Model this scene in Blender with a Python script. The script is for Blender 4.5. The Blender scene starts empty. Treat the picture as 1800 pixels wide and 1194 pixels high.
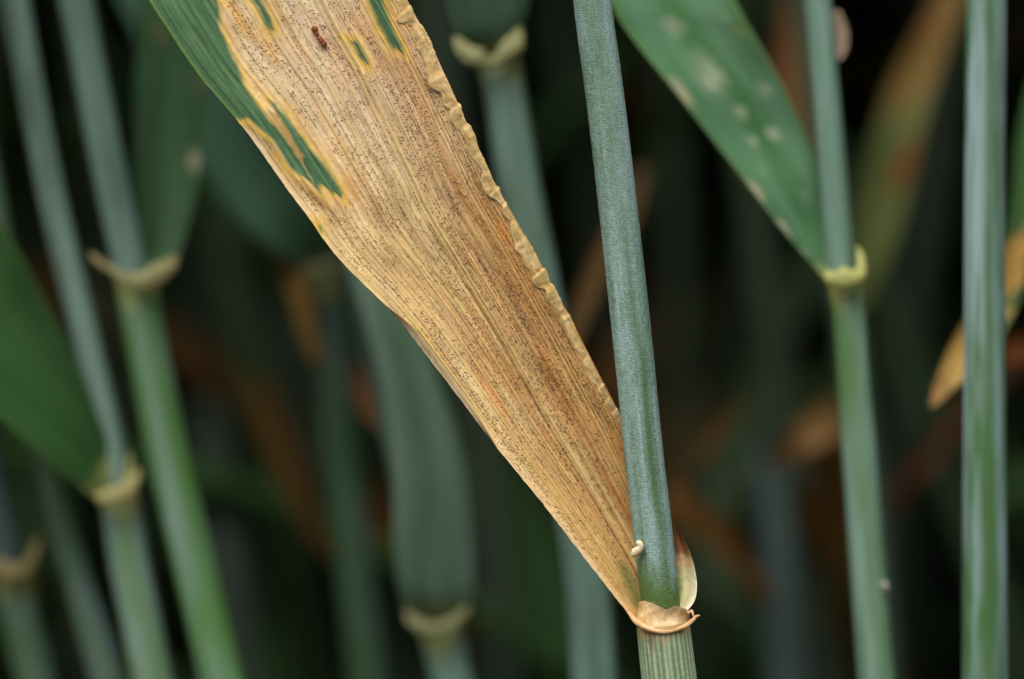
import bpy, math
import numpy as np
from mathutils import Matrix, Vector

# ------------------------------------------------------------------ camera, sky, sun, exposure
scene = bpy.context.scene
rng = np.random.default_rng(11)
W, H = 1800.0, 1194.0
D = 0.42                      # distance to the plane in focus (m)
FRAME = 0.0783                # width of the frame in that plane (m)
S = FRAME / D
SENSOR = 23.6
PITCH = math.radians(6.0)
FOC_Z = 0.50                  # height of the picture centre above the soil
CAM = Vector((0.0, 0.0, FOC_Z + D * math.sin(PITCH)))
CAM_M = Matrix.Translation(CAM) @ Matrix.Rotation(math.pi / 2 - PITCH, 4, 'X')
CM = np.array(CAM_M)

cam_data = bpy.data.cameras.new('camera')
cam = bpy.data.objects.new('camera', cam_data)
scene.collection.objects.link(cam)
cam.matrix_world = CAM_M
cam_data.sensor_width = SENSOR
cam_data.sensor_fit = 'HORIZONTAL'
cam_data.lens = SENSOR / S
cam_data.clip_start = 0.01
cam_data.clip_end = 500
cam_data.dof.use_dof = True
cam_data.dof.focus_distance = D
cam_data.dof.aperture_fstop = 7.0
scene.camera = cam

SUN_EL, SUN_AZ = math.radians(68), math.radians(205)     # azimuth clockwise from +Y: behind the camera, a bit left
world = bpy.data.worlds.new('World')
scene.world = world
world.use_nodes = True
wn = world.node_tree
sky = wn.nodes.new('ShaderNodeTexSky')
sky.sky_type = 'NISHITA'
sky.sun_disc = False
sky.sun_elevation = SUN_EL
sky.sun_rotation = SUN_AZ
sky.air_density = 0.8
sky.dust_density = 6.0
sky.ozone_density = 0.4
bg = wn.nodes['Background']
bg.inputs['Strength'].default_value = 0.06
wn.links.new(sky.outputs[0], bg.inputs[0])

sun_data = bpy.data.lights.new('sun', 'SUN')
sun = bpy.data.objects.new('sun', sun_data)
scene.collection.objects.link(sun)
sun_data.energy = 1.5
sun_data.angle = math.radians(70)
sun_data.color = (1.0, 0.95, 0.86)
sd = Vector((math.sin(SUN_AZ) * math.cos(SUN_EL), math.cos(SUN_AZ) * math.cos(SUN_EL), math.sin(SUN_EL)))
sun.rotation_euler = sd.to_track_quat('Z', 'Y').to_euler()
sun.location = (0, -1, 3)

vs = scene.view_settings
vs.view_transform = 'Standard'
vs.look = 'None'
vs.exposure = 1.38
vs.gamma = 1.0
vs.use_curve_mapping = False

# ------------------------------------------------------------------ helpers
def lin(r, g, b):
    c = np.array([r, g, b], float) / 255.0
    return np.where(c <= 0.04045, c / 12.92, ((c + 0.055) / 1.055) ** 2.4)

def P(px, py, dep=0.0):
    """photo pixel (1800 wide) + metres behind the focus plane -> world point(s)"""
    px, py, dep = np.broadcast_arrays(np.asarray(px, float), np.asarray(py, float), np.asarray(dep, float))
    d = D + dep
    x = (px - W / 2) / W * S * d
    y = -(py - H / 2) / W * S * d
    v = np.stack([x, y, -d, np.ones_like(d)], -1)
    return (v @ CM.T)[..., :3]

_lat = {}
def noise(x, y, seed=0):
    """smooth value noise, 0..1"""
    if seed not in _lat:
        _lat[seed] = np.random.default_rng(1000 + seed).random((256, 256))
    L = _lat[seed]
    xi, yi = np.floor(x).astype(int), np.floor(y).astype(int)
    fx, fy = x - xi, y - yi
    fx, fy = fx * fx * (3 - 2 * fx), fy * fy * (3 - 2 * fy)
    a, b = L[xi % 256, yi % 256], L[(xi + 1) % 256, yi % 256]
    c, d = L[xi % 256, (yi + 1) % 256], L[(xi + 1) % 256, (yi + 1) % 256]
    return (a * (1 - fx) + b * fx) * (1 - fy) + (c * (1 - fx) + d * fx) * fy

def fbm(x, y, seed=0, o=3):
    s, a, t = 0, 1, 0
    for i in range(o):
        s = s + a * noise(x * 2 ** i, y * 2 ** i, seed * 7 + i); t += a; a *= 0.5
    return s / t

def sstep(a, b, x):
    t = np.clip((x - a) / (b - a), 0, 1)
    return t * t * (3 - 2 * t)

def mix(a, b, t):
    t = np.asarray(t)[..., None] if np.ndim(t) else t
    return a * (1 - t) + b * t

def spline(pts, n, k=None):
    """monotone-ish Catmull-Rom resampling of rows of numbers"""
    p = np.asarray(pts, float)
    if len(p) == 2:
        t = np.linspace(0, 1, n)[:, None]
        return p[0] * (1 - t) + p[1] * t
    q = np.vstack([2 * p[0] - p[1], p, 2 * p[-1] - p[-2]])
    seg = np.linalg.norm(np.diff(p[:, :2], axis=0), axis=1) if k is None else np.ones(len(p) - 1)
    cum = np.concatenate([[0], np.cumsum(seg)])
    t = np.linspace(0, cum[-1], n)
    i = np.clip(np.searchsorted(cum, t, side='right') - 1, 0, len(p) - 2)
    f = ((t - cum[i]) / np.maximum(seg[i], 1e-9))[:, None]
    p0, p1, p2, p3 = q[i], q[i + 1], q[i + 2], q[i + 3]
    return 0.5 * (2 * p1 + (p2 - p0) * f + (2 * p0 - 5 * p1 + 4 * p2 - p3) * f ** 2 + (3 * p1 - p0 - 3 * p2 + p3) * f ** 3)

def make_mesh(name, verts, faces, mat, cols=None, uvs=None, smooth=True):
    me = bpy.data.meshes.new(name)
    verts = np.asarray(verts, np.float32); faces = np.asarray(faces, np.int32)
    k = faces.shape[1]
    me.vertices.add(len(verts)); me.vertices.foreach_set('co', verts.ravel())
    me.loops.add(faces.size); me.loops.foreach_set('vertex_index', faces.ravel())
    me.polygons.add(len(faces))
    me.polygons.foreach_set('loop_start', np.arange(0, faces.size, k, dtype=np.int32))
    me.update(calc_edges=True)
    if smooth:
        me.polygons.foreach_set('use_smooth', np.ones(len(faces), bool))
    if cols is not None:
        a = me.color_attributes.new('pigment', 'FLOAT_COLOR', 'POINT')
        c = np.ones((len(verts), 4), np.float32); c[:, :3] = np.clip(cols, 0.002, 1)
        a.data.foreach_set('color', c.ravel())
    if uvs is not None:
        l = me.uv_layers.new(name='UVMap')
        l.data.foreach_set('uv', np.asarray(uvs, np.float32)[faces.ravel()].ravel())
    me.materials.append(mat)
    me.validate()
    return me

def obj(name, me, parent=None):
    o = bpy.data.objects.new(name, me)
    scene.collection.objects.link(o)
    if parent is not None:
        o.parent = parent
        root = parent
        off = Vector((0, 0, 0))
        while root is not None:
            off += root.location; root = root.parent
        me.transform(Matrix.Translation(-off))
    return o

def empty(name, loc, label, cat, group=None):
    o = bpy.data.objects.new(name, None)
    o.empty_display_size = 0.01
    scene.collection.objects.link(o)
    o.location = [float(v) for v in loc]
    tag(o, label, cat, group)
    return o

def tag(o, label=None, cat=None, group=None, kind=None):
    for k, v in (('label', label), ('category', cat), ('group', group), ('kind', kind)):
        if v: o[k] = v
    return o

def grid_faces(nv, nu, wrap=False):
    i = np.arange(nv - 1)[:, None]; j = np.arange(nu if wrap else nu - 1)[None, :]
    j2 = (j + 1) % nu
    f = np.stack([i * nu + j, i * nu + j2, (i + 1) * nu + j2, (i + 1) * nu + j], -1)
    return f.reshape(-1, 4)

# ------------------------------------------------------------------ materials
def plant_mat(name, rough=0.5, spec=0.35, transl=0.0, fine=(900, 60), fine_amt=0.12, bump=0.15, bump_scale=(1500, 250)):
    m = bpy.data.materials.new(name); m.use_nodes = True
    nt = m.node_tree; n = nt.nodes; l = nt.links
    b = n['Principled BSDF']; out = n['Material Output']
    at = n.new('ShaderNodeAttribute'); at.attribute_name = 'pigment'
    uv = n.new('ShaderNodeUVMap'); uv.uv_map = 'UVMap'
    mp = n.new('ShaderNodeMapping'); mp.inputs['Scale'].default_value = (fine[0], fine[1], 1)
    l.new(uv.outputs[0], mp.inputs[0])
    nz = n.new('ShaderNodeTexNoise'); nz.inputs['Scale'].default_value = 1.0; nz.inputs['Detail'].default_value = 3
    l.new(mp.outputs[0], nz.inputs['Vector'])
    mr = n.new('ShaderNodeMapRange'); mr.inputs['From Min'].default_value = 0.3; mr.inputs['From Max'].default_value = 0.7
    mr.inputs['To Min'].default_value = 1 - fine_amt; mr.inputs['To Max'].default_value = 1 + fine_amt
    l.new(nz.outputs[0], mr.inputs[0])
    mul = n.new('ShaderNodeVectorMath'); mul.operation = 'SCALE'
    l.new(at.outputs['Color'], mul.inputs[0]); l.new(mr.outputs[0], mul.inputs['Scale'])
    l.new(mul.outputs[0], b.inputs['Base Color'])
    b.inputs['Roughness'].default_value = rough
    b.inputs['Specular IOR Level'].default_value = spec
    mp2 = n.new('ShaderNodeMapping'); mp2.inputs['Scale'].default_value = (bump_scale[0], bump_scale[1], 1)
    l.new(uv.outputs[0], mp2.inputs[0])
    nb = n.new('ShaderNodeTexNoise'); nb.inputs['Scale'].default_value = 1.0; nb.inputs['Detail'].default_value = 2
    l.new(mp2.outputs[0], nb.inputs['Vector'])
    bp = n.new('ShaderNodeBump'); bp.inputs['Strength'].default_value = bump; bp.inputs['Distance'].default_value = 0.0002
    l.new(nb.outputs[0], bp.inputs['Height']); l.new(bp.outputs[0], b.inputs['Normal'])
    if transl > 0:
        tr = n.new('ShaderNodeBsdfTranslucent'); l.new(mul.outputs[0], tr.inputs[0]); l.new(bp.outputs[0], tr.inputs['Normal'])
        mx = n.new('ShaderNodeMixShader'); mx.inputs[0].default_value = transl
        l.new(b.outputs[0], mx.inputs[1]); l.new(tr.outputs[0], mx.inputs[2]); l.new(mx.outputs[0], out.inputs[0])
    return m

M_DRY = plant_mat('dry_leaf_tissue', 0.6, 0.25, 0.10, (2600, 260), 0.14, 0.35, (3200, 700))
M_LEAF = plant_mat('green_leaf_tissue', 0.6, 0.28, 0.12, (1200, 40), 0.10, 0.2)
M_STEM = plant_mat('waxy_stem', 0.72, 0.18, 0.0, (5200, 9000), 0.20, 0.35, (5000, 9000))
M_COLLAR = plant_mat('collar_tissue', 0.5, 0.4, 0.12, (2500, 2500), 0.12, 0.25, (3000, 3000))
M_SPECK = plant_mat('dark_fruiting_body', 0.55, 0.3, 0.0, (900, 900), 0.15, 0.05)

def soil_mat():
    m = bpy.data.materials.new('dark_soil'); m.use_nodes = True
    nt = m.node_tree; n = nt.nodes; l = nt.links; b = n['Principled BSDF']
    tc = n.new('ShaderNodeTexCoord')
    nz = n.new('ShaderNodeTexNoise'); nz.inputs['Scale'].default_value = 45; nz.inputs['Detail'].default_value = 8
    l.new(tc.outputs['Object'], nz.inputs['Vector'])
    cr = n.new('ShaderNodeValToRGB')
    cr.color_ramp.elements[0].position = 0.3; cr.color_ramp.elements[0].color = (0.018, 0.012, 0.008, 1)
    cr.color_ramp.elements[1].position = 0.75; cr.color_ramp.elements[1].color = (0.075, 0.05, 0.032, 1)
    l.new(nz.outputs[0], cr.inputs[0]); l.new(cr.outputs[0], b.inputs['Base Color'])
    b.inputs['Roughness'].default_value = 0.95
    bp = n.new('ShaderNodeBump'); bp.inputs['Distance'].default_value = 0.01; bp.inputs['Strength'].default_value = 0.8
    l.new(nz.outputs[0], bp.inputs['Height']); l.new(bp.outputs[0], b.inputs['Normal'])
    return m

# ------------------------------------------------------------------ the ground
gx = np.concatenate([[-150, -40, -10], np.linspace(-3, 3, 121), [10, 40, 150]])
gX, gY = np.meshgrid(gx, gx)
gZ = (fbm(gX * 12 + 50, gY * 12 + 50, 40) - 0.5) * 0.03 * (np.abs(gX) < 3.01) * (np.abs(gY) < 3.01)
ground_me = make_mesh('soil', np.stack([gX, gY, gZ], -1).reshape(-1, 3), grid_faces(len(gx), len(gx)), soil_mat())
tag(obj('soil_ground', ground_me), 'dark crumbly soil under the wheat crop', 'soil', kind='structure')

# ------------------------------------------------------------------ generic plant pieces
PXM = S / W                   # metres per pixel per metre of distance
CDIR = CM[:3, :3] @ np.array([0, 0, -1.0])     # view direction

def tube_world(C, R, nu=20, flat=1.0, close=True):
    """C (n,3) centre line, R (n,) radii -> verts, faces, uv(metres), angle"""
    n = len(C)
    T = np.gradient(C, axis=0); T /= np.linalg.norm(T, axis=1)[:, None]
    side = np.cross(T, -CDIR); side /= np.linalg.norm(side, axis=1)[:, None]
    nor = np.cross(side, T)                      # towards camera
    a = np.linspace(0, 2 * np.pi, nu, endpoint=False) + np.pi / 2
    V = C[:, None] + R[:, None, None] * (np.cos(a)[None, :, None] * side[:, None] * -1 + flat * np.sin(a)[None, :, None] * nor[:, None])
    s = np.concatenate([[0], np.cumsum(np.linalg.norm(np.diff(C, axis=0), axis=1))])
    ang = np.broadcast_to(a[None], (n, nu)); vv = np.broadcast_to(s[:, None], (n, nu))
    return V, ang, vv

def path_px(pts, n):
    """rows (x, y, width_px, depth_mm) -> centre line and radii in metres"""
    q = spline(pts, n)
    C = P(q[:, 0], q[:, 1], q[:, 3] * 1e-3)
    R = q[:, 2] * PXM * (D + q[:, 3] * 1e-3) / 2
    return C, R, q

def to_ground(C, R, up=None):
    """carry a centre line (top first) straight on into the soil, and up to height `up`"""
    t = C[-1] - C[-4]; t /= np.linalg.norm(t)
    t = t + np.array([0, 0, -0.6]); t /= np.linalg.norm(t)
    L = (C[-1][2] + 0.004) / -t[2]
    k = np.linspace(0, 1, 16)[1:, None]
    C2 = C[-1] + t * L * k; R2 = R[-1] * (1 + 0.10 * k[:, 0])
    t0 = C[-1] - C[-4]; t0 /= np.linalg.norm(t0)     # blend so there is no kink
    for i in range(5):
        f = (i + 1) / 6.0
        C2[i] = C2[i] * f + (C[-1] + t0 * L * k[i]) * (1 - f)
    C, R = np.vstack([C, C2]), np.concatenate([R, R2])
    if up is not None and up > C[0][2]:
        t = C[0] - C[3]; t /= np.linalg.norm(t)
        t = t + np.array([0, 0, 0.5]); t /= np.linalg.norm(t)
        L = (up - C[0][2]) / t[2]
        k = np.linspace(1, 0, 12)[:-1, None]
        C, R = np.vstack([C[0] + t * L * k, C]), np.concatenate([R[0] * (1 - 0.35 * k[:, 0]), R])
    return C, R

def stem_colours(ang, vv, green, wax, seed, wax_amt=0.55, stripe=None):
    """glaucous bloom in long streaks over green tissue"""
    st = fbm(np.cos(ang) * 2.6 + 9 + seed * 3.1, vv * 55 + np.sin(ang) * 2.2 + seed * 7, seed % 20, 3)
    st2 = fbm(np.cos(ang) * 9 + seed, vv * 400 + 3 + seed * 5, (seed + 3) % 20, 2)
    st3 = fbm(np.cos(ang) * 1.6 + seed * 1.7, vv * 140 + seed * 2, (seed + 6) % 20, 3)
    a = np.clip(wax_amt + (st - 0.5) * 2.4 + (st2 - 0.5) * 0.5 + (st3 - 0.5) * 1.3, 0, 1)
    if stripe is not None:                        # (angle offset from the face, width, strength)
        x = np.cos(ang)
        a = a * (1 - stripe[2] * np.exp(-((x - stripe[0]) / stripe[1]) ** 2))
    return mix(green, wax, a)

GREEN_STEM = lin(66, 104, 56); WAX = lin(128, 152, 152)
GREEN_LEAF = lin(50, 98, 56); BLUE_LEAF = lin(74, 112, 92)

def stem_part(name, root, pts, green, wax, seed, wax_amt=0.55, stripe=None, up=None, ground=False, n=40, nu=18, mat=None):
    C, R, q = path_px(pts, n)
    if ground:
        C, R = to_ground(C, R, None)
    if up:
        t = C[0] - C[3]; t /= np.linalg.norm(t); t = t + np.array([0, 0, 0.5]); t /= np.linalg.norm(t)
        L = (up - C[0][2]) / t[2]
        k = np.linspace(1, 0, 12)[:-1, None]
        C, R = np.vstack([C[0] + t * L * k, C]), np.concatenate([R[0] * (1 - 0.35 * k[:, 0]), R])
    V, ang, vv = tube_world(C, R, nu)
    col = stem_colours(ang, vv, green, wax, seed, wax_amt, stripe)
    if name == 'leaf_sheath':
        col = mix(col, lin(176, 178, 108), 0.8 * (1 - sstep(0.0008, 0.0032, vv + 0.0008 * np.cos(ang * 3 + seed))))
    uv = np.stack([ang * R[:, None], vv], -1).reshape(-1, 2)
    f = grid_faces(len(C), nu, True)
    # caps as quads are not needed at the soil end; close the top with a fan
    me = make_mesh(name, V.reshape(-1, 3), f, mat or M_STEM, col.reshape(-1, 3), uv)
    if up:
        shade_leaves(root, C)
    return obj(name, me, root), C

def blade(name, root, sections, colour_fn, nv=120, nu=26, keel=0.35, thick=0.00022, mat=None, wave=0.0, seed=0, tint=True):
    """leaf blade between paired margins; sections rows: Lx,Ly,Rx,Ry,depL,depR (mm); closed, with thickness"""
    q = spline(sections, nv)
    u = np.linspace(0, 1, nu)[None, :]
    x = q[:, 0:1] * (1 - u) + q[:, 2:3] * u
    y = q[:, 1:2] * (1 - u) + q[:, 3:4] * u
    wpx = np.hypot(q[:, 2] - q[:, 0], q[:, 3] - q[:, 1])[:, None]
    dep = q[:, 4:5] * (1 - u) + q[:, 5:6] * u
    dep = dep + keel * wpx * 0.0435 * (1 - (2 * u - 1) ** 2) * 0.5
    v = np.linspace(0, 1, nv)[:, None] + 0 * u
    if wave:
        dep = dep + wave * (fbm(u * 3 + seed, v * 14, seed + 2) - 0.5)
    dep = dep - 0.05 * np.cos(u * np.pi * 26)      # longitudinal ribs
    A = P(x, y, dep * 1e-3)
    B = P(x, y, dep * 1e-3 + thick)
    col = colour_fn(x, y, u + 0 * v, v)
    if name == 'leaf_blade' and tint:
        col = mix(col, lin(168, 176, 104), 0.8 * (1 - sstep(0.008, 0.03, v + 0.012 * (noise(u * 5 + seed, v * 9, 71) - 0.5))))
    uv = np.stack([u * wpx * 4.35e-5, v * nv * 0 + np.cumsum(np.concatenate([[0], np.hypot(*np.diff((q[:, :2] + q[:, 2:4]) / 2, axis=0).T)]))[:, None] * 4.35e-5 + 0 * u], -1)
    f = grid_faces(nv, nu)
    N = nv * nu
    idx = np.arange(N).reshape(nv, nu)
    rim = []
    for a, b in ((idx[:, 0], None), (idx[:, -1], None), (idx[0], None), (idx[-1], None)):
        rim.append(np.stack([a[:-1], a[1:], a[1:] + N, a[:-1] + N], -1))
    F = np.vstack([f[:, ::-1], f + N] + rim)
    V = np.vstack([A.reshape(-1, 3), B.reshape(-1, 3)])
    c = np.vstack([col.reshape(-1, 3)] * 2); uvv = np.vstack([uv.reshape(-1, 2)] * 2)
    return obj(name, make_mesh(name, V, F, mat or M_LEAF, c, uvv), root)

def strand(name, root, pts, colour_fn, n=30, nu=12, flat=0.6, mat=None):
    """tapering rounded band (collar, auricle) along pixel points"""
    pts = [(p_[0], p_[1], p_[2] * (0.85 if name == 'collar' else 1), p_[3]) for p_ in pts]
    C, R, q = path_px(pts, n)
    V, ang, vv = tube_world(C, R, nu, flat)
    t = np.linspace(0, 1, n)[:, None] + 0 * ang
    col = colour_fn(t, ang)
    if name == 'collar':
        col = mix(col, lin(132, 154, 112), 0.1 + 0.5 * fbm(t * 4 + pts[0][0], ang * 0.6, 75))
        V = V + (V - C[:, None]) * ((fbm(t * 9 + pts[0][1], np.cos(ang) + 2, 76) - 0.5) * 0.9)[..., None]
    uv = np.stack([ang * R[:, None], vv], -1).reshape(-1, 2)
    return obj(name, make_mesh(name, V.reshape(-1, 3), grid_faces(n, nu, True), mat or M_COLLAR, col.reshape(-1, 3), uv), root)

def collar_colour(a, b, seed):
    return lambda t, ang: mix(a, b, np.clip(fbm(t * 7 + seed, np.cos(ang) * 1.5 + seed, seed % 17) * 2.4 - 0.7, 0, 1))

def leaf_colour(base, second, seed, spots=(), edge=None, patches=()):
    def fn(x, y, u, v):
        s = fbm(u * 9 + seed, v * 5 + seed, seed % 19, 3)
        rib = 0.5 + 0.5 * np.cos(u * np.pi * 26)
        c = mix(base, second, np.clip((s - 0.5) * 2 + 0.5, 0, 1))
        c = c * (1 + 0.12 * (rib - 0.5))[..., None]
        for (px, py, r, colr, st, ang, asp) in patches:
            ca, sa = math.cos(math.radians(ang)), math.sin(math.radians(ang))
            dx, dy = x - px, y - py
            a, b = (dx * ca + dy * sa) / (r * asp), (-dx * sa + dy * ca) / r
            d = np.sqrt(a * a + b * b) + (fbm(x / 8 + 7, y / 8 + 3, 5, 2) - 0.5) * 1.1
            c = mix(c, colr, st * (1 - sstep(0.55, 1.1, d)))
        if edge is not None:
            e = np.minimum(u, 1 - u)
            c = mix(c, edge, 0.8 * (1 - sstep(0.0, 0.05, e)))
        return c
    return fn

# ------------------------------------------------------------------ MAIN PLANT
main_sheath_px = [(1165, 1096, 92, 0.0), (1169, 1130, 94, 0.1), (1173, 1165, 95, 0.2), (1177, 1200, 96, 0.3), (1186, 1300, 98, 0.5)]
C0, R0, _ = path_px(main_sheath_px, 60)
C0, R0 = to_ground(C0, R0)
main = empty('wheat_plant', (C0[-1][0], C0[-1][1], 0), 'sharp wheat plant with one tan speckled diseased leaf forking from its waxy stem', 'wheat plant')

# stem (culm)
stem_px = [(1005, -330, 66, 0.2), (1041, 0, 67, 0), (1061, 150, 67.5, 0), (1079, 300, 68, 0), (1098, 470, 69, 0), (1112, 600, 69, 0), (1131, 790, 68.5, 0),
           (1146, 920, 69.5, 0), (1158, 1030, 69, 0), (1165, 1090, 64, 0.1), (1175, 1180, 60, 0.2)]
n = 900; nu = 96
C, R, q = path_px(stem_px, n)
V, ang, vv = tube_world(C, R, nu)
sx = np.cos(ang) * -1                             # -1 left, +1 right as seen
sx = -sx
py_ = np.broadcast_to(q[:, 1:2], ang.shape)
sgn = -np.cos(ang) * -1
xx = np.cos(ang) * -1                             # side vector sign resolved below
side_test = (V[n // 2] - C[n // 2]) @ (CM[:3, :3] @ np.array([1.0, 0, 0]))
xx = np.broadcast_to((side_test / np.abs(side_test).max())[None], ang.shape)   # -1 left .. +1 right in the picture
streak = fbm(xx * 5 + 3, py_ / 260, 3, 3)
gran = fbm(xx * 14 + 20, py_ / 5.0, 4, 3)          # fine cross-grain of the wax
wob = (fbm(xx * 0 + 2, py_ / 160, 8) - 0.5) * 0.25
stripe1 = np.exp(-((xx - 0.30 - wob - 0.10 * sstep(500, 800, py_)) / 0.24) ** 2) * (0.35 + 0.65 * sstep(480, 680, py_))
stripe1 *= 1 - 0.5 * sstep(860, 960, py_)
stripe2 = np.exp(-((xx + 0.05 + wob) / 0.5) ** 2) * (1 - sstep(330, 600, py_)) * (0.35 + 0.6 * (streak > 0.3) * streak)
base_green = sstep(960, 1055, py_ + 60 * (fbm(xx * 6 + 3, py_ / 18, 9, 3) - 0.5) - 25 * (xx - 0.2))
lines = np.cos(ang * 34 + 2 * (streak - 0.5))
patch_ = fbm(xx * 2.5 + 8, py_ / 55, 74, 3)
a = 0.80 + (streak - 0.5) * 0.7 + (gran - 0.5) * 1.0 + (patch_ - 0.5) * 0.7 + 0.07 * lines
a = a * (1 - 0.85 * stripe1) * (1 - 0.6 * stripe2)
a = np.clip(a, 0, 1) * (1 - base_green)
waxc = mix(lin(124, 156, 146), lin(146, 172, 172), np.clip(streak * 1.6 - 0.3, 0, 1))
grc = mix(lin(78, 106, 66), lin(62, 98, 48), stripe1)
grc = mix(grc, lin(84, 112, 56), base_green)
col = mix(grc, waxc, a)
stem_uv = np.stack([ang * R[:, None], vv], -1).reshape(-1, 2)
V = V + (V - C[:, None]) * ((gran - 0.5) * 0.012 + 0.006 * lines)[..., None]
Cup = C
k = np.linspace(1, 0, 10)[:-1, None]              # carried on upwards out of the frame
main_stem = obj('stem', make_mesh('stem', V.reshape(-1, 3), grid_faces(n, nu, True), M_STEM, col.reshape(-1, 3), stem_uv), main)

# sheath: ribbed
n = 300
C, R, q = path_px(main_sheath_px, n)
py_s = q[:, 1]
n1 = len(C)
C, R = to_ground(C, R)
py_s = np.concatenate([py_s, np.full(len(C) - n1, 2000.0)])
nu = 144
V, ang, vv = tube_world(C, R, nu)
rib = np.cos(ang * 30 + 0.6)
V = V + (V - C[:, None]) * (0.014 * rib)[..., None]
pyb = np.broadcast_to(py_s[:, None], ang.shape)
st = fbm(np.cos(ang) * 6 + 4, pyb / 90, 6, 3)
c = mix(lin(112, 146, 100), lin(184, 200, 172), np.clip(0.5 + 0.55 * rib + (st - 0.5) * 1.3, 0, 1))
top = 1 - sstep(1100, 1128, pyb + 14 * (noise(ang * 6, pyb / 20, 7) - 0.5))
c = mix(c, lin(206, 176, 118), 0.85 * top)
side_test = (V[20] - C[20]) @ (CM[:3, :3] @ np.array([1.0, 0, 0]))
xs = np.broadcast_to((side_test / np.abs(side_test).max())[None], ang.shape)
for (sxp, syp, rx, ry, stg) in ((-0.52, 1122, 0.10, 16, 0.75), (-0.12, 1126, 0.06, 14, 0.5), (0.1, 1121, 0.05, 10, 0.35)):
    c = mix(c, lin(150, 92, 88), stg * np.exp(-((xs - sxp) / rx) ** 2 - ((pyb - syp) / ry) ** 2))
obj('leaf_sheath', make_mesh('leaf_sheath', V.reshape(-1, 3), grid_faces(len(C), nu, True), M_COLLAR, c.reshape(-1, 3),
    np.stack([ang * R[:, None], vv], -1).reshape(-1, 2)), main)

# ---- the diseased blade
SEC = np.array([
    # Lx, Ly, Rx, Ry, depL, depM, depR  (mm behind focus)
    (1118, 1096, 1186, 1074, -1.5, 1.9, 1.7),
    (1106, 1081, 1190, 1040, -1.2, 2.0, 1.9),
    (1082, 1051, 1192, 1005, -0.9, 2.1, 2.0),
    (1050, 1010, 1190, 960, -0.6, 2.2, 2.1),
    (1000, 945, 1165, 898, -0.3, 2.2, 2.1),
    (950, 880, 1127, 815, -0.1, 2.1, 2.1),
    (900, 820, 1100, 752, 0.0, 1.9, 2.0),
    (850, 757, 1073, 696, 0.1, 1.7, 1.8),
    (800, 690, 1044, 640, 0.1, 1.5, 1.5),
    (750, 625, 1010, 574, 0.1, 1.3, 1.2),
    (715, 580, 982, 524, 0.0, 1.2, 0.9),
    (680, 540, 956, 476, 0.0, 1.1, 0.7),
    (640, 500, 926, 420, 0.0, 1.0, 0.5),
    (600, 460, 892, 360, 0.0, 0.9, 0.3),
    (570, 423, 868, 318, 0.0, 0.9, 0.2),
    (545, 386, 846, 272, 0.0, 0.8, 0.1),
    (507, 335, 814, 202, 0.0, 0.8, 0.0),
    (468, 280, 788, 144, 0.0, 0.8, 0.0),
    (420, 215, 756, 76, 0.0, 0.7, 0.0),
    (352, 135, 720, 8, 0.0, 0.7, 0.0),
    (302, 62, 682, -66, 0.0, 0.7, 0.0),
    (262, 0, 648, -130, 0.1, 0.7, 0.1),
    (160, -170, 548, -306, 0.6, 1.2, 0.6),
    (0, -430, 380, -560, 2.5, 3.0, 2.5),
    (-250, -820, 60, -930, 8, 8.5, 8),
    (-560, -1250, -380, -1320, 20, 20, 20),
    (-800, -1540, -780, -1550, 34, 34, 34)], float)
NV, NU = 1000, 330
q = spline(SEC, NV)
u = np.linspace(0, 1, NU)[None, :]
X = q[:, 0:1] * (1 - u) + q[:, 2:3] * u
Y = q[:, 1:2] * (1 - u) + q[:, 3:4] * u
U = u + 0 * X
cl = (q[:, :2] + q[:, 2:4]) / 2
vlen = np.concatenate([[0], np.cumsum(np.hypot(*np.diff(cl, axis=0).T))])[:, None] + 0 * U      # px along the blade
wpx = np.hypot(q[:, 2] - q[:, 0], q[:, 3] - q[:, 1])[:, None]
# warp so that the midrib runs where the photo has it (further right higher up)
um = np.interp(q[:, 1], [-100, 60, 335, 500, 757, 1000], [0.68, 0.67, 0.625, 0.575, 0.5, 0.46])[:, None]
Uw = np.where(U < um, U / um * 0.5, 0.5 + (U - um) / (1 - um) * 0.5)
dL, dM, dR = q[:, 4:5], q[:, 5:6], q[:, 6:7]
dep = dL * (1 - U) * (1 - 2 * U) + dM * 4 * U * (1 - U) + dR * U * (2 * U - 1)
dep = np.where(U < 0.5, dL + (dM - dL) * np.sin(np.clip(U * 2, 0, 1) * np.pi / 2), dR + (dM - dR) * np.cos(np.clip(U * 2 - 1, 0, 1) * np.pi / 2))
# left margin bends back in the lower half
fold_w = 0.07 * sstep(530, 600, q[:, 1:2]) * (1 - sstep(690, 800, q[:, 1:2]))
fw = np.maximum(fold_w, 1e-4)
dep = dep + 0.45 * np.clip(1 - U / fw, 0, 1) ** 1.3 * (fold_w > 0.003)
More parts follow.
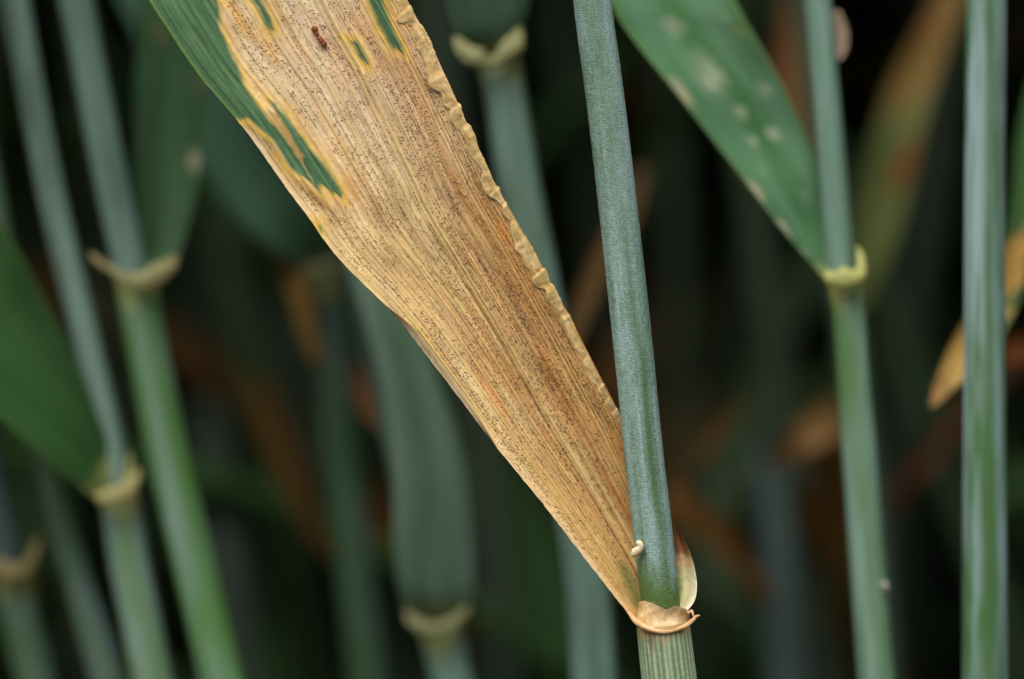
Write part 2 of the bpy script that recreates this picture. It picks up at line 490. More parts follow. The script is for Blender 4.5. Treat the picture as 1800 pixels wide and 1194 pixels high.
# veins
vr = np.random.default_rng(5)
veins, uu_ = [], 0.03
while uu_ < 0.985:
    veins.append([uu_, vr.uniform(0.5, 1.1), vr.choice([0, 1, 2], p=[0.55, 0.2, 0.25]), vr.uniform(0.0035, 0.0065)])
    uu_ += vr.uniform(0.022, 0.046)
veins = [v_ for v_ in veins if abs(v_[0] - 0.5) > 0.018 and abs(v_[0] - 0.455) > 0.014]
relief = np.zeros_like(U); yel = np.zeros_like(U); brn = np.zeros_like(U)
mm = wpx * 0.0435                                   # blade width in mm
wobble = (fbm(U * 4 + 1, vlen / 170, 21, 2) - 0.5) * 0.012
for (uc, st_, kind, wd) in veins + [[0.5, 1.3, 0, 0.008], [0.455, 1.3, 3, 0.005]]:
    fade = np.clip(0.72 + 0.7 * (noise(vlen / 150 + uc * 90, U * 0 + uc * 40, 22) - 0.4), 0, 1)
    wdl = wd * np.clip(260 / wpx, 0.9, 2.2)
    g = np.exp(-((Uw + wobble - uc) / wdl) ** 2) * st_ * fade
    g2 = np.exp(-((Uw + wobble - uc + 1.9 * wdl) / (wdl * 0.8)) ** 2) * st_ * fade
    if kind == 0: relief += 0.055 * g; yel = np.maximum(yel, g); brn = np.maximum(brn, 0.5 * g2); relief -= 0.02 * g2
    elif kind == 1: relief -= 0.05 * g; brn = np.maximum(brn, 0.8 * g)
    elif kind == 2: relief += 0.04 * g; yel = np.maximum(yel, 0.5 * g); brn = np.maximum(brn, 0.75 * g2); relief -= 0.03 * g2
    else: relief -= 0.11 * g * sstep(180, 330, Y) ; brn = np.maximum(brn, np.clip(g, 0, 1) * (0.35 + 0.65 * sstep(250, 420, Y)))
relief += 0.008 * np.cos(Uw * 2 * np.pi * 48)        # fine ribs
ripple = (fbm(Uw * 5 + 3, vlen / 230, 23, 3) - 0.5) * 0.55 + (fbm(Uw * 14 + 8, vlen / 120, 24, 2) - 0.5) * 0.16
ripple *= np.clip(np.minimum(U, 1 - U) * 12, 0, 1)
dep_f = dep - relief + ripple * sstep(30, 200, vlen)
edge_j = (noise(vlen / 7, U * 0 + 3, 25) - 0.5) * 1.6 * np.clip(1 - U * 30, 0, 1)
BV = P(X + edge_j, Y, dep_f * 1e-3)

# pigment ------------------------------------------------
def poly_sd(px, py, poly):
    """signed distance in px, negative inside"""
    p = np.asarray(poly, float); d2 = np.full(px.shape, 1e12); ins = np.zeros(px.shape, bool)
    for (x0, y0), (x1, y1) in zip(p, np.roll(p, -1, 0)):
        ex, ey = x1 - x0, y1 - y0
        t = np.clip(((px - x0) * ex + (py - y0) * ey) / (ex * ex + ey * ey + 1e-9), 0, 1)
        d2 = np.minimum(d2, (px - x0 - t * ex) ** 2 + (py - y0 - t * ey) ** 2)
        c_ = (y0 > py) != (y1 > py)
        ins ^= c_ & (px < (x1 - x0) * (py - y0) / (y1 - y0 + 1e-12) + x0)
    d = np.sqrt(d2)
    return np.where(ins, -d, d)

GREENS = [
    [(100, -60), (330, -160), (376, -50), (386, 0), (389, 30), (392, 62), (402, 84), (418, 112), (428, 142), (448, 176), (477, 214), (506, 250), (530, 282),
     (550, 318), (532, 317), (513, 301), (500, 281), (488, 260), (472, 242), (456, 229), (440, 216), (418, 214), (360, 220)],
    [(472, 177), (488, 188), (515, 220), (540, 250), (566, 281), (586, 311), (599, 336), (587, 347), (562, 334), (545, 320), (530, 288), (537, 282), (520, 256), (498, 222)],
    [(430, -40), (446, -40), (466, 14), (481, 38), (487, 56), (479, 60), (468, 50), (456, 24), (440, -4)],
    [(611, 67), (622, 66), (636, 86), (648, 108), (640, 111), (627, 97)],
    [(636, -30), (664, -30), (680, 18), (695, 58), (708, 88), (703, 95), (694, 94), (684, 82), (668, 48), (648, 4)],
    [(559, 398), (565, 399), (570, 407), (569, 413), (564, 411)],
]
jx = (fbm(X / 22, Y / 22, 26, 3) - 0.5) * 7; jy = (fbm(X / 22 + 40, Y / 22, 27, 3) - 0.5) * 7
vsh = (noise(Uw * 46 + 3, vlen / 300, 72) - 0.5) * 22 + (noise(Uw * 110 + 3, vlen / 120, 73) - 0.5) * 12
jx = jx + 0.53 * vsh; jy = jy + 0.85 * vsh
sdg = np.full(X.shape, 1e6)
for g in GREENS: sdg = np.minimum(sdg, poly_sd(X + jx, Y + jy, g))
green = 1 - sstep(-6, 4, sdg)
halo = np.exp(-np.clip(sdg - 1, 0, 99) / 6.0) * (1 - green) * (0.45 + 0.75 * noise(X / 24 + 3, Y / 24, 29))
slot = 1 - sstep(-2, 6, poly_sd(X, Y, [(472, 196), (486, 202), (512, 246), (536, 280), (532, 288), (505, 252)]))
halo2 = (1 - slot) * np.exp(-np.clip(sdg - 1, 0, 999) / 20.0) * np.clip(noise(X / 28, Y / 28, 28) * 1.6 - 0.25, 0, 1)

n_big = fbm(Uw * 4 + 2, vlen / 260, 30, 3)
n_str = fbm(Uw * 34 + 2, vlen / 150, 31, 3)        # long streaks between veins
n_str2 = fbm(Uw * 90 + 5, vlen / 40, 32, 2)
n_cell = fbm(X / 5, Y / 5, 33, 2)
up = 1 - sstep(150, 520, Y + 0.35 * X - 200)        # upper end bleached paler and pinker
straw = mix(lin(225, 198, 142), lin(234, 212, 174), up)
brown = mix(lin(190, 140, 80), lin(212, 172, 126), up)
right = sstep(0.5, 0.85, Uw) * (0.55 + 0.45 * sstep(200, 500, Y))
t = np.clip(0.42 + (n_big - 0.5) * 1.2 + (n_str - 0.5) * 1.2 + (n_str2 - 0.5) * 0.35 + 0.42 * right + 0.34 * sstep(560, 900, Y) - 0.35 * (1 - sstep(0.06, 0.3, Uw)), 0, 1)
c = mix(straw, brown, t)
grey = np.clip(fbm(Uw * 40 + 9, vlen / 70, 34, 3) * 2.4 - 1.25, 0, 1) * 0.55
c = mix(c, mix(lin(176, 152, 130), lin(206, 184, 166), up), grey)
rust = np.clip(fbm(Uw * 26 + 19, vlen / 50, 35, 3) * 3.2 - 1.9, 0, 1) * (0.25 + 0.6 * right)
c = mix(c, lin(158, 92, 44), rust * 0.75)
olive = np.clip(fbm(Uw * 30 + 29, vlen / 110, 36, 2) * 2.6 - 1.5, 0, 1)
c = mix(c, lin(186, 172, 96), olive * 0.5)
# pale yellow left band and orange streaks
lb = (1 - sstep(0.02, 0.16, Uw)) * sstep(330, 560, Y)
c = mix(c, lin(224, 194, 130), 0.6 * lb)
c = mix(c, lin(228, 196, 154), 0.7 * (1 - sstep(0.04, 0.09, U)) * sstep(700, 800, Y))
c = mix(c, lin(206, 186, 150), 0.8 * (fold_w > 0.003) * (1 - sstep(0.6, 0.95, U / fw)))
c = mix(c, lin(226, 196, 112), 0.7 * (fold_w > 0.003) * np.exp(-((U / fw - 1.05) / 0.22) ** 2))
for (ox, oy, rl, rw, s_, cc) in ((884, 408, 30, 8, 0.8, lin(206, 128, 56)), (958, 625, 46, 9, 0.6, lin(216, 152, 84)), (862, 684, 60, 9, 0.7, lin(224, 158, 100)),
                              (700, 560, 40, 8, 0.35, lin(190, 140, 130)), (790, 640, 60, 10, 0.4, lin(196, 140, 110)), (620, 330, 40, 12, 0.6, lin(222, 160, 92)),
                              (425, 40, 60, 12, 0.7, lin(226, 172, 84)), (470, 85, 60, 13, 0.6, lin(226, 178, 108)), (605, 66, 10, 14, 0.7, lin(230, 178, 84)),
                              (455, 155, 34, 10, 0.55, lin(206, 150, 80)), (605, 350, 22, 10, 0.6, lin(224, 160, 70)), (553, 392, 20, 7, 0.7, lin(226, 190, 90)),
                              (735, 55, 24, 7, 0.7, lin(212, 168, 56)), (752, 95, 40, 9, 0.7, lin(192, 128, 62)), (510, 235, 34, 6, 0.6, lin(186, 120, 66)), (985, 730, 90, 12, .4, lin(200, 140, 66))):
    dx, dy = X - ox, Y - oy
    a_, b_ = dx * 0.53 + dy * 0.85, -dx * 0.85 + dy * 0.53
    d = np.sqrt((a_ / rl) ** 2 + (b_ / rw) ** 2) + (n_cell - 0.5) * 0.5
    c = mix(c, cc, s_ * (1 - sstep(0.4, 1.15, d)))
# dark brown scorched strip, fold shadow painted in, beside the lower green finger
d = poly_sd(X + jx, Y + jy, [(424, 216), (450, 222), (480, 252), (502, 284), (522, 314), (548, 330), (592, 378), (560, 366), (520, 328), (480, 280), (445, 234)])
c = mix(c, lin(112, 86, 46), 0.95 * (1 - sstep(-6, 8, d)) * np.clip(0.35 + n_cell * 1.1, 0, 1))
c = mix(c, lin(224, 172, 92), np.clip(halo2 * 0.65, 0, 1))
c = mix(c, lin(158, 116, 74), 0.8 * slot)
c = mix(c, lin(224, 188, 72), np.clip(halo * 1.1, 0, 1) * (1 - 0.55 * slot))
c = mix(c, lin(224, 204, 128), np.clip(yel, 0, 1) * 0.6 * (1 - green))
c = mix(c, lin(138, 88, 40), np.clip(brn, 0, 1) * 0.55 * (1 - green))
gl = mix(lin(54, 92, 58), lin(86, 122, 82), np.clip(fbm(Uw * 60 + 4, vlen / 90, 37, 3) * 1.6 - 0.3, 0, 1))
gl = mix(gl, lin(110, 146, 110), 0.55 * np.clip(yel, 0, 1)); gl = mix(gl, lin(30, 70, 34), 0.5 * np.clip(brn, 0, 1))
gl = mix(gl, lin(96, 128, 62), 1 - sstep(0.0, 0.018, U))
c = mix(c, gl, green)
# green tinge at the base beside the stem, rust mark at the corner
d = poly_sd(X, Y, [(1082, 985), (1100, 990), (1122, 1030), (1128, 1068), (1118, 1068), (1098, 1030)])
c = mix(c, lin(134, 140, 78), 0.85 * (1 - sstep(-8, 6, d)))
c = mix(c, lin(150, 92, 70), 0.8 * np.exp(-((X - 1117) / 8) ** 2 - ((Y - 1083) / 7) ** 2))
c = mix(c, lin(222, 176, 116), 0.75 * sstep(1058, 1092, Y) )
c = c * (0.86 + 0.28 * n_cell)[..., None]
buv = np.stack([Uw * np.maximum(mm, 3) * 1e-3, vlen * 4.35e-5], -1)
BT = P(X + edge_j, Y, dep_f * 1e-3 + 0.00018)
N = NV * NU
idx = np.arange(N).reshape(NV, NU)
f = grid_faces(NV, NU)
step = 6                                            # underside at lower resolution
bi, bj = np.unique(np.append(np.arange(0, NV, step), NV - 1)), np.unique(np.append(np.arange(0, NU, step), NU - 1))
back_v = BT[np.ix_(bi, bj)].reshape(-1, 3)
fb = grid_faces(len(bi), len(bj)) + N
verts = np.vstack([BV.reshape(-1, 3), back_v])
cols = np.vstack([c.reshape(-1, 3), c[np.ix_(bi, bj)].reshape(-1, 3)])
uvs = np.vstack([buv.reshape(-1, 2), buv[np.ix_(bi, bj)].reshape(-1, 2)])
leaf_blade = obj('leaf_blade', make_mesh('leaf_blade', verts, np.vstack([f[:, ::-1], fb]), M_DRY, cols, uvs), main)
leaf_blade['label'] = 'tan dying leaf with green islands, yellow halos and black speckles'

# ---- rolled, crinkled right margin
def interp_edge(yy):
    return np.interp(yy, q[::-1, 3], q[::-1, 2]), np.interp(yy, q[::-1, 3], q[::-1, 6])
nr, na = 1300, 44
k0, k1 = 0, NV - 1
sel = np.where((q[:, 3] < 800) & (q[:, 3] > -700))[0]
e = q[sel]
tt = np.linspace(0, len(e) - 1, nr)
ex = np.interp(tt, np.arange(len(e)), e[:, 2]); ey = np.interp(tt, np.arange(len(e)), e[:, 3]); ed = np.interp(tt, np.arange(len(e)), e[:, 6])
el = np.concatenate([[0], np.cumsum(np.hypot(np.diff(ex), np.diff(ey)))])
# puckers at uneven spacing, each one overlapping the next with a soft step
cr = np.random.default_rng(8); knots = [0.0]
while knots[-1] < el[-1]: knots.append(knots[-1] + cr.choice([cr.uniform(22, 40), cr.uniform(45, 110)]))
knots = np.array(knots)
kamp = np.interp(knots, [0, 120, 420, 620, 1000, 2000], [0.7, 0.85, 1.0, 1.1, 0.8, 0.7]) * (0.4 + 0.9 * cr.random(len(knots)))
def saw(pos):
    ki = np.clip(np.searchsorted(knots, pos, side='right') - 1, 0, len(knots) - 2)
    ph = (pos - knots[ki]) / (knots[ki + 1] - knots[ki])
    ph = np.clip(ph, 0, 1)
    rise = np.clip(ph / 0.78, 0, 1); fall = 1 - sstep(0.78, 1.0, ph)
    return (rise * rise * (3 - 2 * rise)) * fall * kamp[ki], ph, kamp[ki]
th = np.linspace(-0.45 * np.pi, 1.0 * np.pi, na)     # from behind, round the outside, over the front to the free edge
thn = (th - th[0]) / (th[-1] - th[0])
pos = el[:, None] + 13 * (thn[None] - 0.5) + 7 * (fbm(thn[None] * 2 + 2, el[:, None] / 60, 54, 2) - 0.5)   # creases run slantwise
sw, ph, am = saw(pos)
tx, ty = np.gradient(ex), np.gradient(ey); tl = np.hypot(tx, ty); tx, ty = tx / tl, ty / tl
nx, ny = -ty, tx                                     # points out of the blade (right)
if nx.mean() < 0: nx, ny = -nx, -ny
taper = np.interp(ey, [-700, 0, 200, 560, 700, 770], [1.3, 1.35, 1.15, 1.1, 1.0, 0.5])[:, None]
E1 = el[:, None] + 0 * pos
half_w = 8.5 * taper * (0.85 + 0.35 * (fbm(E1 / 48, 0 * E1 + 1, 55, 2) - 0.5) * 2)
outer = 1.0 * half_w + 2.4 * sw * taper + 1.2 * (fbm(E1 / 8, 0 * E1 + 9, 59, 2) - 0.5) * 2
inner = half_w * 1.3 + 8.0 * (fbm(E1 / 30, 0 * E1 + 5, 56, 2) - 0.5) * 2 * taper + 2.2 * sw
cth, sth = np.cos(th)[None], np.sin(th)[None]
out_ = np.where(cth > 0, cth * outer, cth * inner)
puff = 3.8 * taper * (0.6 + 0.6 * sw) + 1.2 * (fbm(E1 / 9, thn[None] * 5 + 0 * E1, 57, 2) - 0.5) * 2
fwd = np.where(th[None] < np.pi / 2, sth * puff, (0.35 + 0.65 * sth) * puff)     # the free edge stands a little proud
mw = (fbm(el / 75, 0 * el + 2, 58, 2) - 0.5) * 9
cx = ex - nx * (8.0 * taper[:, 0] + mw); cyy = ey - ny * (8.0 * taper[:, 0] + mw)
mx_ = cx[:, None] + nx[:, None] * out_; my_ = cyy[:, None] + ny[:, None] * out_
md = ed[:, None] + 0.05 - fwd * 0.0435
MV = P(mx_, my_, md * 1e-3)
tt2 = th[None] + 0 * out_
mc = mix(lin(206, 174, 112), lin(226, 200, 150), np.clip(fbm(tt2 * 2, E1 / 24, 51, 3) * 1.8 - 0.4, 0, 1))
mc = mix(mc, lin(170, 128, 66), np.clip(fbm(tt2 * 3 + 9, E1 / 9, 52, 2) * 2.6 - 1.3, 0, 1) * 0.7)
mc = mix(mc, lin(184, 164, 84), np.clip(fbm(tt2 * 1.5 + 19, E1 / 40, 53, 2) * 2.6 - 1.3, 0, 1) * 0.6)
mc = mix(mc, lin(158, 110, 54), 0.45 * np.exp(-(np.minimum(ph, 1 - ph) / 0.10) ** 2) * np.clip(am, 0, 1))
muv = np.stack([tt2 * 8 * 4.35e-5, E1 * 4.35e-5], -1).reshape(-1, 2)
rm = obj('rolled_margin', make_mesh('rolled_margin', MV.reshape(-1, 3), grid_faces(nr, na)[:, ::-1], M_DRY, mc.reshape(-1, 3), muv), leaf_blade)
rm['label'] = 'pale crinkled edge of the leaf rolled over on itself'

# ---- black speckles (fruiting bodies) sitting in rows between the veins
sr = np.random.default_rng(3)
cand = 74000
jv = sr.integers(20, NV - 140, cand); 
row = sr.random(cand)
row = np.round(row * 84) / 84 + sr.normal(0, 0.0016, cand)      # stomatal rows
# invert the warp
umv = um[jv, 0]
ur = np.where(row < 0.5, row / 0.5 * umv, umv + (row - 0.5) / 0.5 * (1 - umv))
ju = np.clip((ur * (NU - 1)).astype(int), 2, NU - 3)
Xs, Ys = X[jv, ju], Y[jv, ju]
dens = np.clip(fbm(Uw[jv, ju] * 22, vlen[jv, ju] / 60, 60, 3) * 2.8 - 0.8, 0.10, 1)
ok = (sdg[jv, ju] > 16) & (Ys > -140) & (yel[jv, ju] < 0.4) & (row > 0.03) & (row < 0.955) & (sr.random(cand) < dens * 0.8 * np.clip(wpx[jv, 0] / 300, 0.25, 1))
ok &= ~((fold_w[jv, 0] > 0.003) & (ur < fold_w[jv, 0] * 1.25)) & (Ys < 1040)
jv, ju = jv[ok], ju[ok]
ok = np.ones(len(jv), bool)
print('speckles', len(jv))
p0 = BV[jv, ju]; tu = BV[jv, ju + 2] - BV[jv, ju - 2]; tv = BV[np.minimum(jv + 2, NV - 1), ju] - BV[jv - 2, ju]
tu /= np.linalg.norm(tu, axis=1)[:, None]; tv /= np.linalg.norm(tv, axis=1)[:, None]
nn = np.cross(tu, tv); nn *= np.sign(-(nn @ CDIR))[:, None]; nn /= np.linalg.norm(nn, axis=1)[:, None]
xax = np.cross(nn, np.cross((CM[:3, :3] @ np.array([1.0, 0.15, 0])), nn)); xax /= np.linalg.norm(xax, axis=1)[:, None]
yax = np.cross(nn, xax)
ra = sr.gamma(4, 0.30, len(jv)).clip(0.5, 3.0) * 4.35e-5; rb = sr.uniform(0.5, 1.0, len(jv)) * 4.35e-5
m6 = 7; aa = np.linspace(0, 2 * np.pi, m6, endpoint=False)
ring = p0[:, None] + (np.cos(aa)[None, :, None] * xax[:, None] * ra[:, None, None] + np.sin(aa)[None, :, None] * yax[:, None] * rb[:, None, None]) + nn[:, None] * 1.2e-5
apex = p0[:, None] + nn[:, None] * 4.5e-5
sv = np.concatenate([ring, apex], 1).reshape(-1, 3)
b0 = (np.arange(len(jv)) * (m6 + 1))[:, None]
i6 = np.arange(m6)[None]
sf = np.stack([b0 + i6, b0 + (i6 + 1) % m6, b0 + m6 + 0 * i6], -1).reshape(-1, 3)
dark = mix(lin(60, 46, 34), lin(146, 100, 58), np.clip(sr.random(len(jv)) * 1.2 - 0.1, 0, 1))
sc = np.repeat(dark, m6 + 1, 0)
sp = obj('leaf_speckle', make_mesh('leaf_speckle', sv, sf, M_SPECK, sc, np.zeros((len(sv), 2))), leaf_blade)
sp['kind'] = 'stuff'

# ---- auricle, ligule and collar rim of the main plant
def patch(name, root, Lp, Rp, depL, depM, depR, colfn, nv=70, nu=36, mat=None):
    l_, r_ = spline(Lp, nv), spline(Rp, nv)
    u = np.linspace(0, 1, nu)[None]; v = np.linspace(0, 1, nv)[:, None]
    x = l_[:, :1] * (1 - u) + r_[:, :1] * u; y = l_[:, 1:2] * (1 - u) + r_[:, 1:2] * u
    iv = lambda a_: np.interp(v[:, 0], np.linspace(0, 1, len(a_)), a_)[:, None]
    a_, b_, c_ = iv(depL), iv(depM), iv(depR)
    d = np.where(u < 0.5, a_ + (b_ - a_) * np.sin(np.pi * np.clip(u, 0, .5)), c_ + (b_ - c_) * np.sin(np.pi * (1 - np.clip(u, .5, 1))))
    d = d + 0.05 * (fbm(x / 14, y / 14, 61) - 0.5)
    A = P(x, y, d * 1e-3).reshape(-1, 3); B = P(x, y, d * 1e-3 + 1.6e-4).reshape(-1, 3)
    cc = colfn(x, y, u + 0 * v, v + 0 * u).reshape(-1, 3)
    uv = np.stack([x, -y], -1).reshape(-1, 2) * 4.35e-5
    N = nv * nu; f = grid_faces(nv, nu); idx = np.arange(N).reshape(nv, nu)
    rim = [np.stack([a[:-1], a[1:], a[1:] + N, a[:-1] + N], -1) for a in (idx[:, 0], idx[:, -1], idx[0], idx[-1])]
    return obj(name, make_mesh(name, np.vstack([A, B]), np.vstack([f[:, ::-1], f + N] + rim), mat or M_COLLAR, np.vstack([cc, cc]), np.vstack([uv, uv])), root)

def auricle_col(x, y, u, v):
    c = mix(lin(160, 160, 96), lin(206, 202, 160), np.clip(u * 1.1 + (noise(x / 9, y / 22, 62) - 0.5) * 0.6, 0, 1))
    c = mix(c, lin(232, 226, 204), 0.8 * sstep(0.62, 0.95, u) * sstep(0.35, 0.6, v))
    c = mix(c, mix(lin(150, 100, 58), lin(118, 76, 44), noise(x / 6, y / 10, 63)), 1 - sstep(0.24, 0.44, v + 0.10 * (noise(x / 8, y / 8, 64) - 0.5)))
    c = mix(c, lin(206, 150, 110), 0.6 * np.exp(-((v - 0.40) / 0.07) ** 2))
    c = mix(c, lin(224, 170, 116), 0.7 * sstep(0.9, 1.0, v))
    return c
patch('auricle', main, [(1184, 928), (1184, 965), (1184, 1005), (1184, 1045), (1180, 1078)],
      [(1188, 926), (1207, 958), (1220, 995), (1225, 1030), (1220, 1058), (1200, 1082)], [1.6, 1.5, 1.3, 1.0, 0.4], [1.5, 1.25, 0.9, 0.3, -0.3], [1.1, 0.7, 0.0, -0.6, -1.1], auricle_col)

def ligule_col(x, y, u, v):
    c = mix(lin(228, 204, 154), lin(206, 172, 116), np.clip(noise(x / 12, y / 9, 65) * 1.4 - 0.2, 0, 1))
    c = mix(c, lin(232, 214, 172), 0.75 * np.exp(-((x - 1178) / 26) ** 2 - ((y - 1092) / 10) ** 2))
    c = mix(c, lin(160, 100, 54), 0.6 * np.exp(-((x - 1200) / 12) ** 2 - ((y - 1082) / 10) ** 2))
    c = mix(c, lin(150, 128, 74), 0.75 * np.exp(-((x - 1121) / 9) ** 2 - ((y - 1060) / 14) ** 2))
    c = mix(c, lin(184, 128, 76), 0.4 * np.clip(fbm(x / 5, y / 16, 67, 2) * 2.4 - 1.0, 0, 1))
    c = mix(c, lin(236, 214, 176), 0.7 * (1 - sstep(0.0, 0.10, v)))
    return c
def tr(a): return [(p[1], p[0]) for p in a]
# top edge to bottom edge: build with v running downwards, u left to right
def ligule():
    nv, nu = 40, 90
    topx = spline([(1123, 1058), (1138, 1057), (1156, 1065), (1172, 1071), (1188, 1066), (1204, 1070), (1212, 1078)], nu)
    topx[:, 1] += (fbm(topx[:, 0] / 6, topx[:, 0] * 0 + 3, 77, 2) - 0.5) * 3
    botx = spline([(1118, 1094), (1132, 1104), (1150, 1110), (1170, 1112), (1188, 1110), (1202, 1104), (1213, 1094)], nu)
    v = np.linspace(0, 1, nv)[:, None]
    x = topx[None, :, 0] * (1 - v) + botx[None, :, 0] * v; y = topx[None, :, 1] * (1 - v) + botx[None, :, 1] * v
    s = np.linspace(-1, 1, nu)[None]
    arc = np.sqrt(np.clip(1.02 - s * s, 0, 1))
    d = -(1.72 * arc) * (1 - v) - (2.02 * arc) * v + 0.25 * np.sin(v * np.pi) * arc + 0.14 * (fbm(x / 7, y / 18, 66) - 0.5)
    A = P(x, y, d * 1e-3).reshape(-1, 3); B = P(x, y, d * 1e-3 + 1.0e-4).reshape(-1, 3)
    cc = ligule_col(x, y, s + 0 * v, v + 0 * s).reshape(-1, 3)
    uv = np.stack([x, -y], -1).reshape(-1, 2) * 4.35e-5
    N = nv * nu; f = grid_faces(nv, nu); idx = np.arange(N).reshape(nv, nu)
    rim = [np.stack([a[:-1], a[1:], a[1:] + N, a[:-1] + N], -1) for a in (idx[:, 0], idx[:, -1], idx[0], idx[-1])]
    return obj('ligule', make_mesh('ligule', np.vstack([A, B]), np.vstack([f, f[:, ::-1] + N] + rim), M_COLLAR, np.vstack([cc, cc]), np.vstack([uv, uv])), main)
ligule()
rimcol = collar_colour(lin(232, 200, 150), lin(212, 158, 104), 3)
strand('collar_rim', main, [(1106, 1077, 6, -1.0), (1117, 1092, 9, -1.5), (1134, 1103, 9.5, -1.95), (1152, 1109, 8, -2.08), (1172, 1111, 6.5, -2.12), (1190, 1107, 5.5, -2.0),
       (1206, 1100, 8, -1.7), (1217, 1091, 7, -1.4), (1224, 1084, 5, -1.3), (1230, 1082, 2.5, -1.3)], rimcol, 80, 16, 0.7)
strand('collar_fringe', main, [(1209, 1078, 6, -1.2), (1216, 1074, 4.5, -1.2), (1218, 1080, 4, -1.3), (1221, 1085, 4, -1.3), (1225, 1082, 1.5, -1.3)], rimcol, 30, 10, 0.8)

# ---- two small flecks
# curled cream husk on the stem
pp = [(1109, 973, 6, -1.35), (1113, 973, 15, -1.4), (1119, 970, 17, -1.45), (1124, 965, 14, -1.5), (1126, 959, 12, -1.55), (1122, 955, 11, -1.55), (1118, 957, 5, -1.5)]
C, R, _ = path_px(pp, 40)
h = empty('curled_husk', C[14], 'tiny curled cream husk stuck to the waxy stem above the collar', 'husk')
strand('husk_body', h, pp, lambda t, a: mix(lin(238, 224, 188), lin(196, 150, 104), np.clip(0.9 * np.exp(-((t - 0.38) / 0.12) ** 2) * (0.5 - 0.5 * np.cos(a)) + 0.2 * noise(t * 9, a * 2, 70), 0, 1)), 40, 14, 0.8)
# segmented red-brown speck on the leaf
dd = float(dep[np.argmin(np.abs(q[:, 1] - 150)), NU // 2]) - 0.15
segs = [(553, 52, 6.4), (556.5, 59.5, 4.6), (562, 68, 5.0), (565, 72, 5.8), (569.5, 78, 6.0)]
C, R, _ = path_px([(s_[0], s_[1], s_[2], dd) for s_ in segs], 4)
ins = empty('insect_casing', C[1], 'tiny reddish brown segmented casing lying on the bleached tan leaf', 'insect casing')
for (sx_, sy_, r_) in segs:
    ax = np.array([0.50, 0.86])
    pts = [(sx_ - ax[0] * r_ * 1.0, sy_ - ax[1] * r_ * 1.0, 1.0, dd), (sx_ - ax[0] * r_ * 0.7, sy_ - ax[1] * r_ * .7, r_ * 1.35, dd), (sx_, sy_, r_ * 1.9, dd), (sx_ + ax[0] * r_ * .7, sy_ + ax[1] * r_ * .7, r_ * 1.35, dd), (sx_ + ax[0] * r_ * 1.0, sy_ + ax[1] * r_ * 1.0, 1.0, dd)]
    strand('segment', ins, pts, collar_colour(lin(96, 40, 20), lin(150, 84, 44), int(sx_)), 16, 12, 0.6)

# ------------------------------------------------------------------ OTHER PLANTS IN VIEW
YEL = lin(196, 186, 96); YOL = lin(160, 150, 70); TAN = lin(198, 150, 84)
def plant(label, base_pts, seed, group=None):
    """root empty where the given centre line meets the soil"""
    C, R, _ = path_px(base_pts, 20)
    C, R = to_ground(C, R)
    return empty('wheat_plant', (C[-1][0], C[-1][1], 0), label, 'wheat plant', group)

UP = 0.80
ul = np.random.default_rng(91)
def shade_leaves(root, C, n=3):
    """unseen leaves added above the picture, arching back to shade the crop"""
    for i in range(n):  # added out of view to keep sky light off the plants behind
        z = ul.uniform(0.62, 0.76)
        o_ = np.argsort(C[:, 2]); b = np.array([np.interp(z, C[o_, 2], C[o_, 0]), np.interp(z, C[o_, 2], C[o_, 1]), z])
        az = ul.uniform(0.15, 0.85) * np.pi; Ln = ul.uniform(0.16, 0.24); w = ul.uniform(0.012, 0.017)
        t = np.linspace(0, 1, 14); hx = Ln * t * 0.85; hz = Ln * (0.5 * t - ul.uniform(0.35, 0.75) * t * t)
        c = b + np.stack([np.cos(az) * hx, np.sin(az) * hx, hz], -1)
        wd = w * 0.5 * np.minimum(1, (t + 0.1) * 4) * np.sqrt(np.clip(1.01 - t, 0, 1))
        sdv = np.array([-np.sin(az), np.cos(az), 0.0])
        V = np.stack([c + sdv * wd[:, None], c - np.array([0, 0, 0.0012]), c - sdv * wd[:, None]], 1).reshape(-1, 3)
        g = mix(lin(50, 96, 50), lin(72, 112, 88), ul.random())
        obj('shade_leaf', make_mesh('shade_leaf', V, grid_faces(14, 3), M_LEAF, np.tile(g, (42, 1)), np.stack([np.tile([0, .006, .012], 14), np.repeat(t * Ln, 3)], -1)), root)
# A: thick stem on the right
pA = [(1730, -60, 70, 14), (1733, 0, 71, 14), (1731, 300, 71, 14), (1731, 600, 73, 14), (1731, 900, 77, 14), (1731, 1250, 80, 14)]
A = plant('thick straight grey-green wheat stem, upright, without any leaf collar', pA, 1)
stem_part('stem', A, pA, lin(72, 108, 66), lin(142, 170, 172), 1, 0.55, (0.15, 0.35, 0.75), up=UP, ground=True, n=160, nu=40)

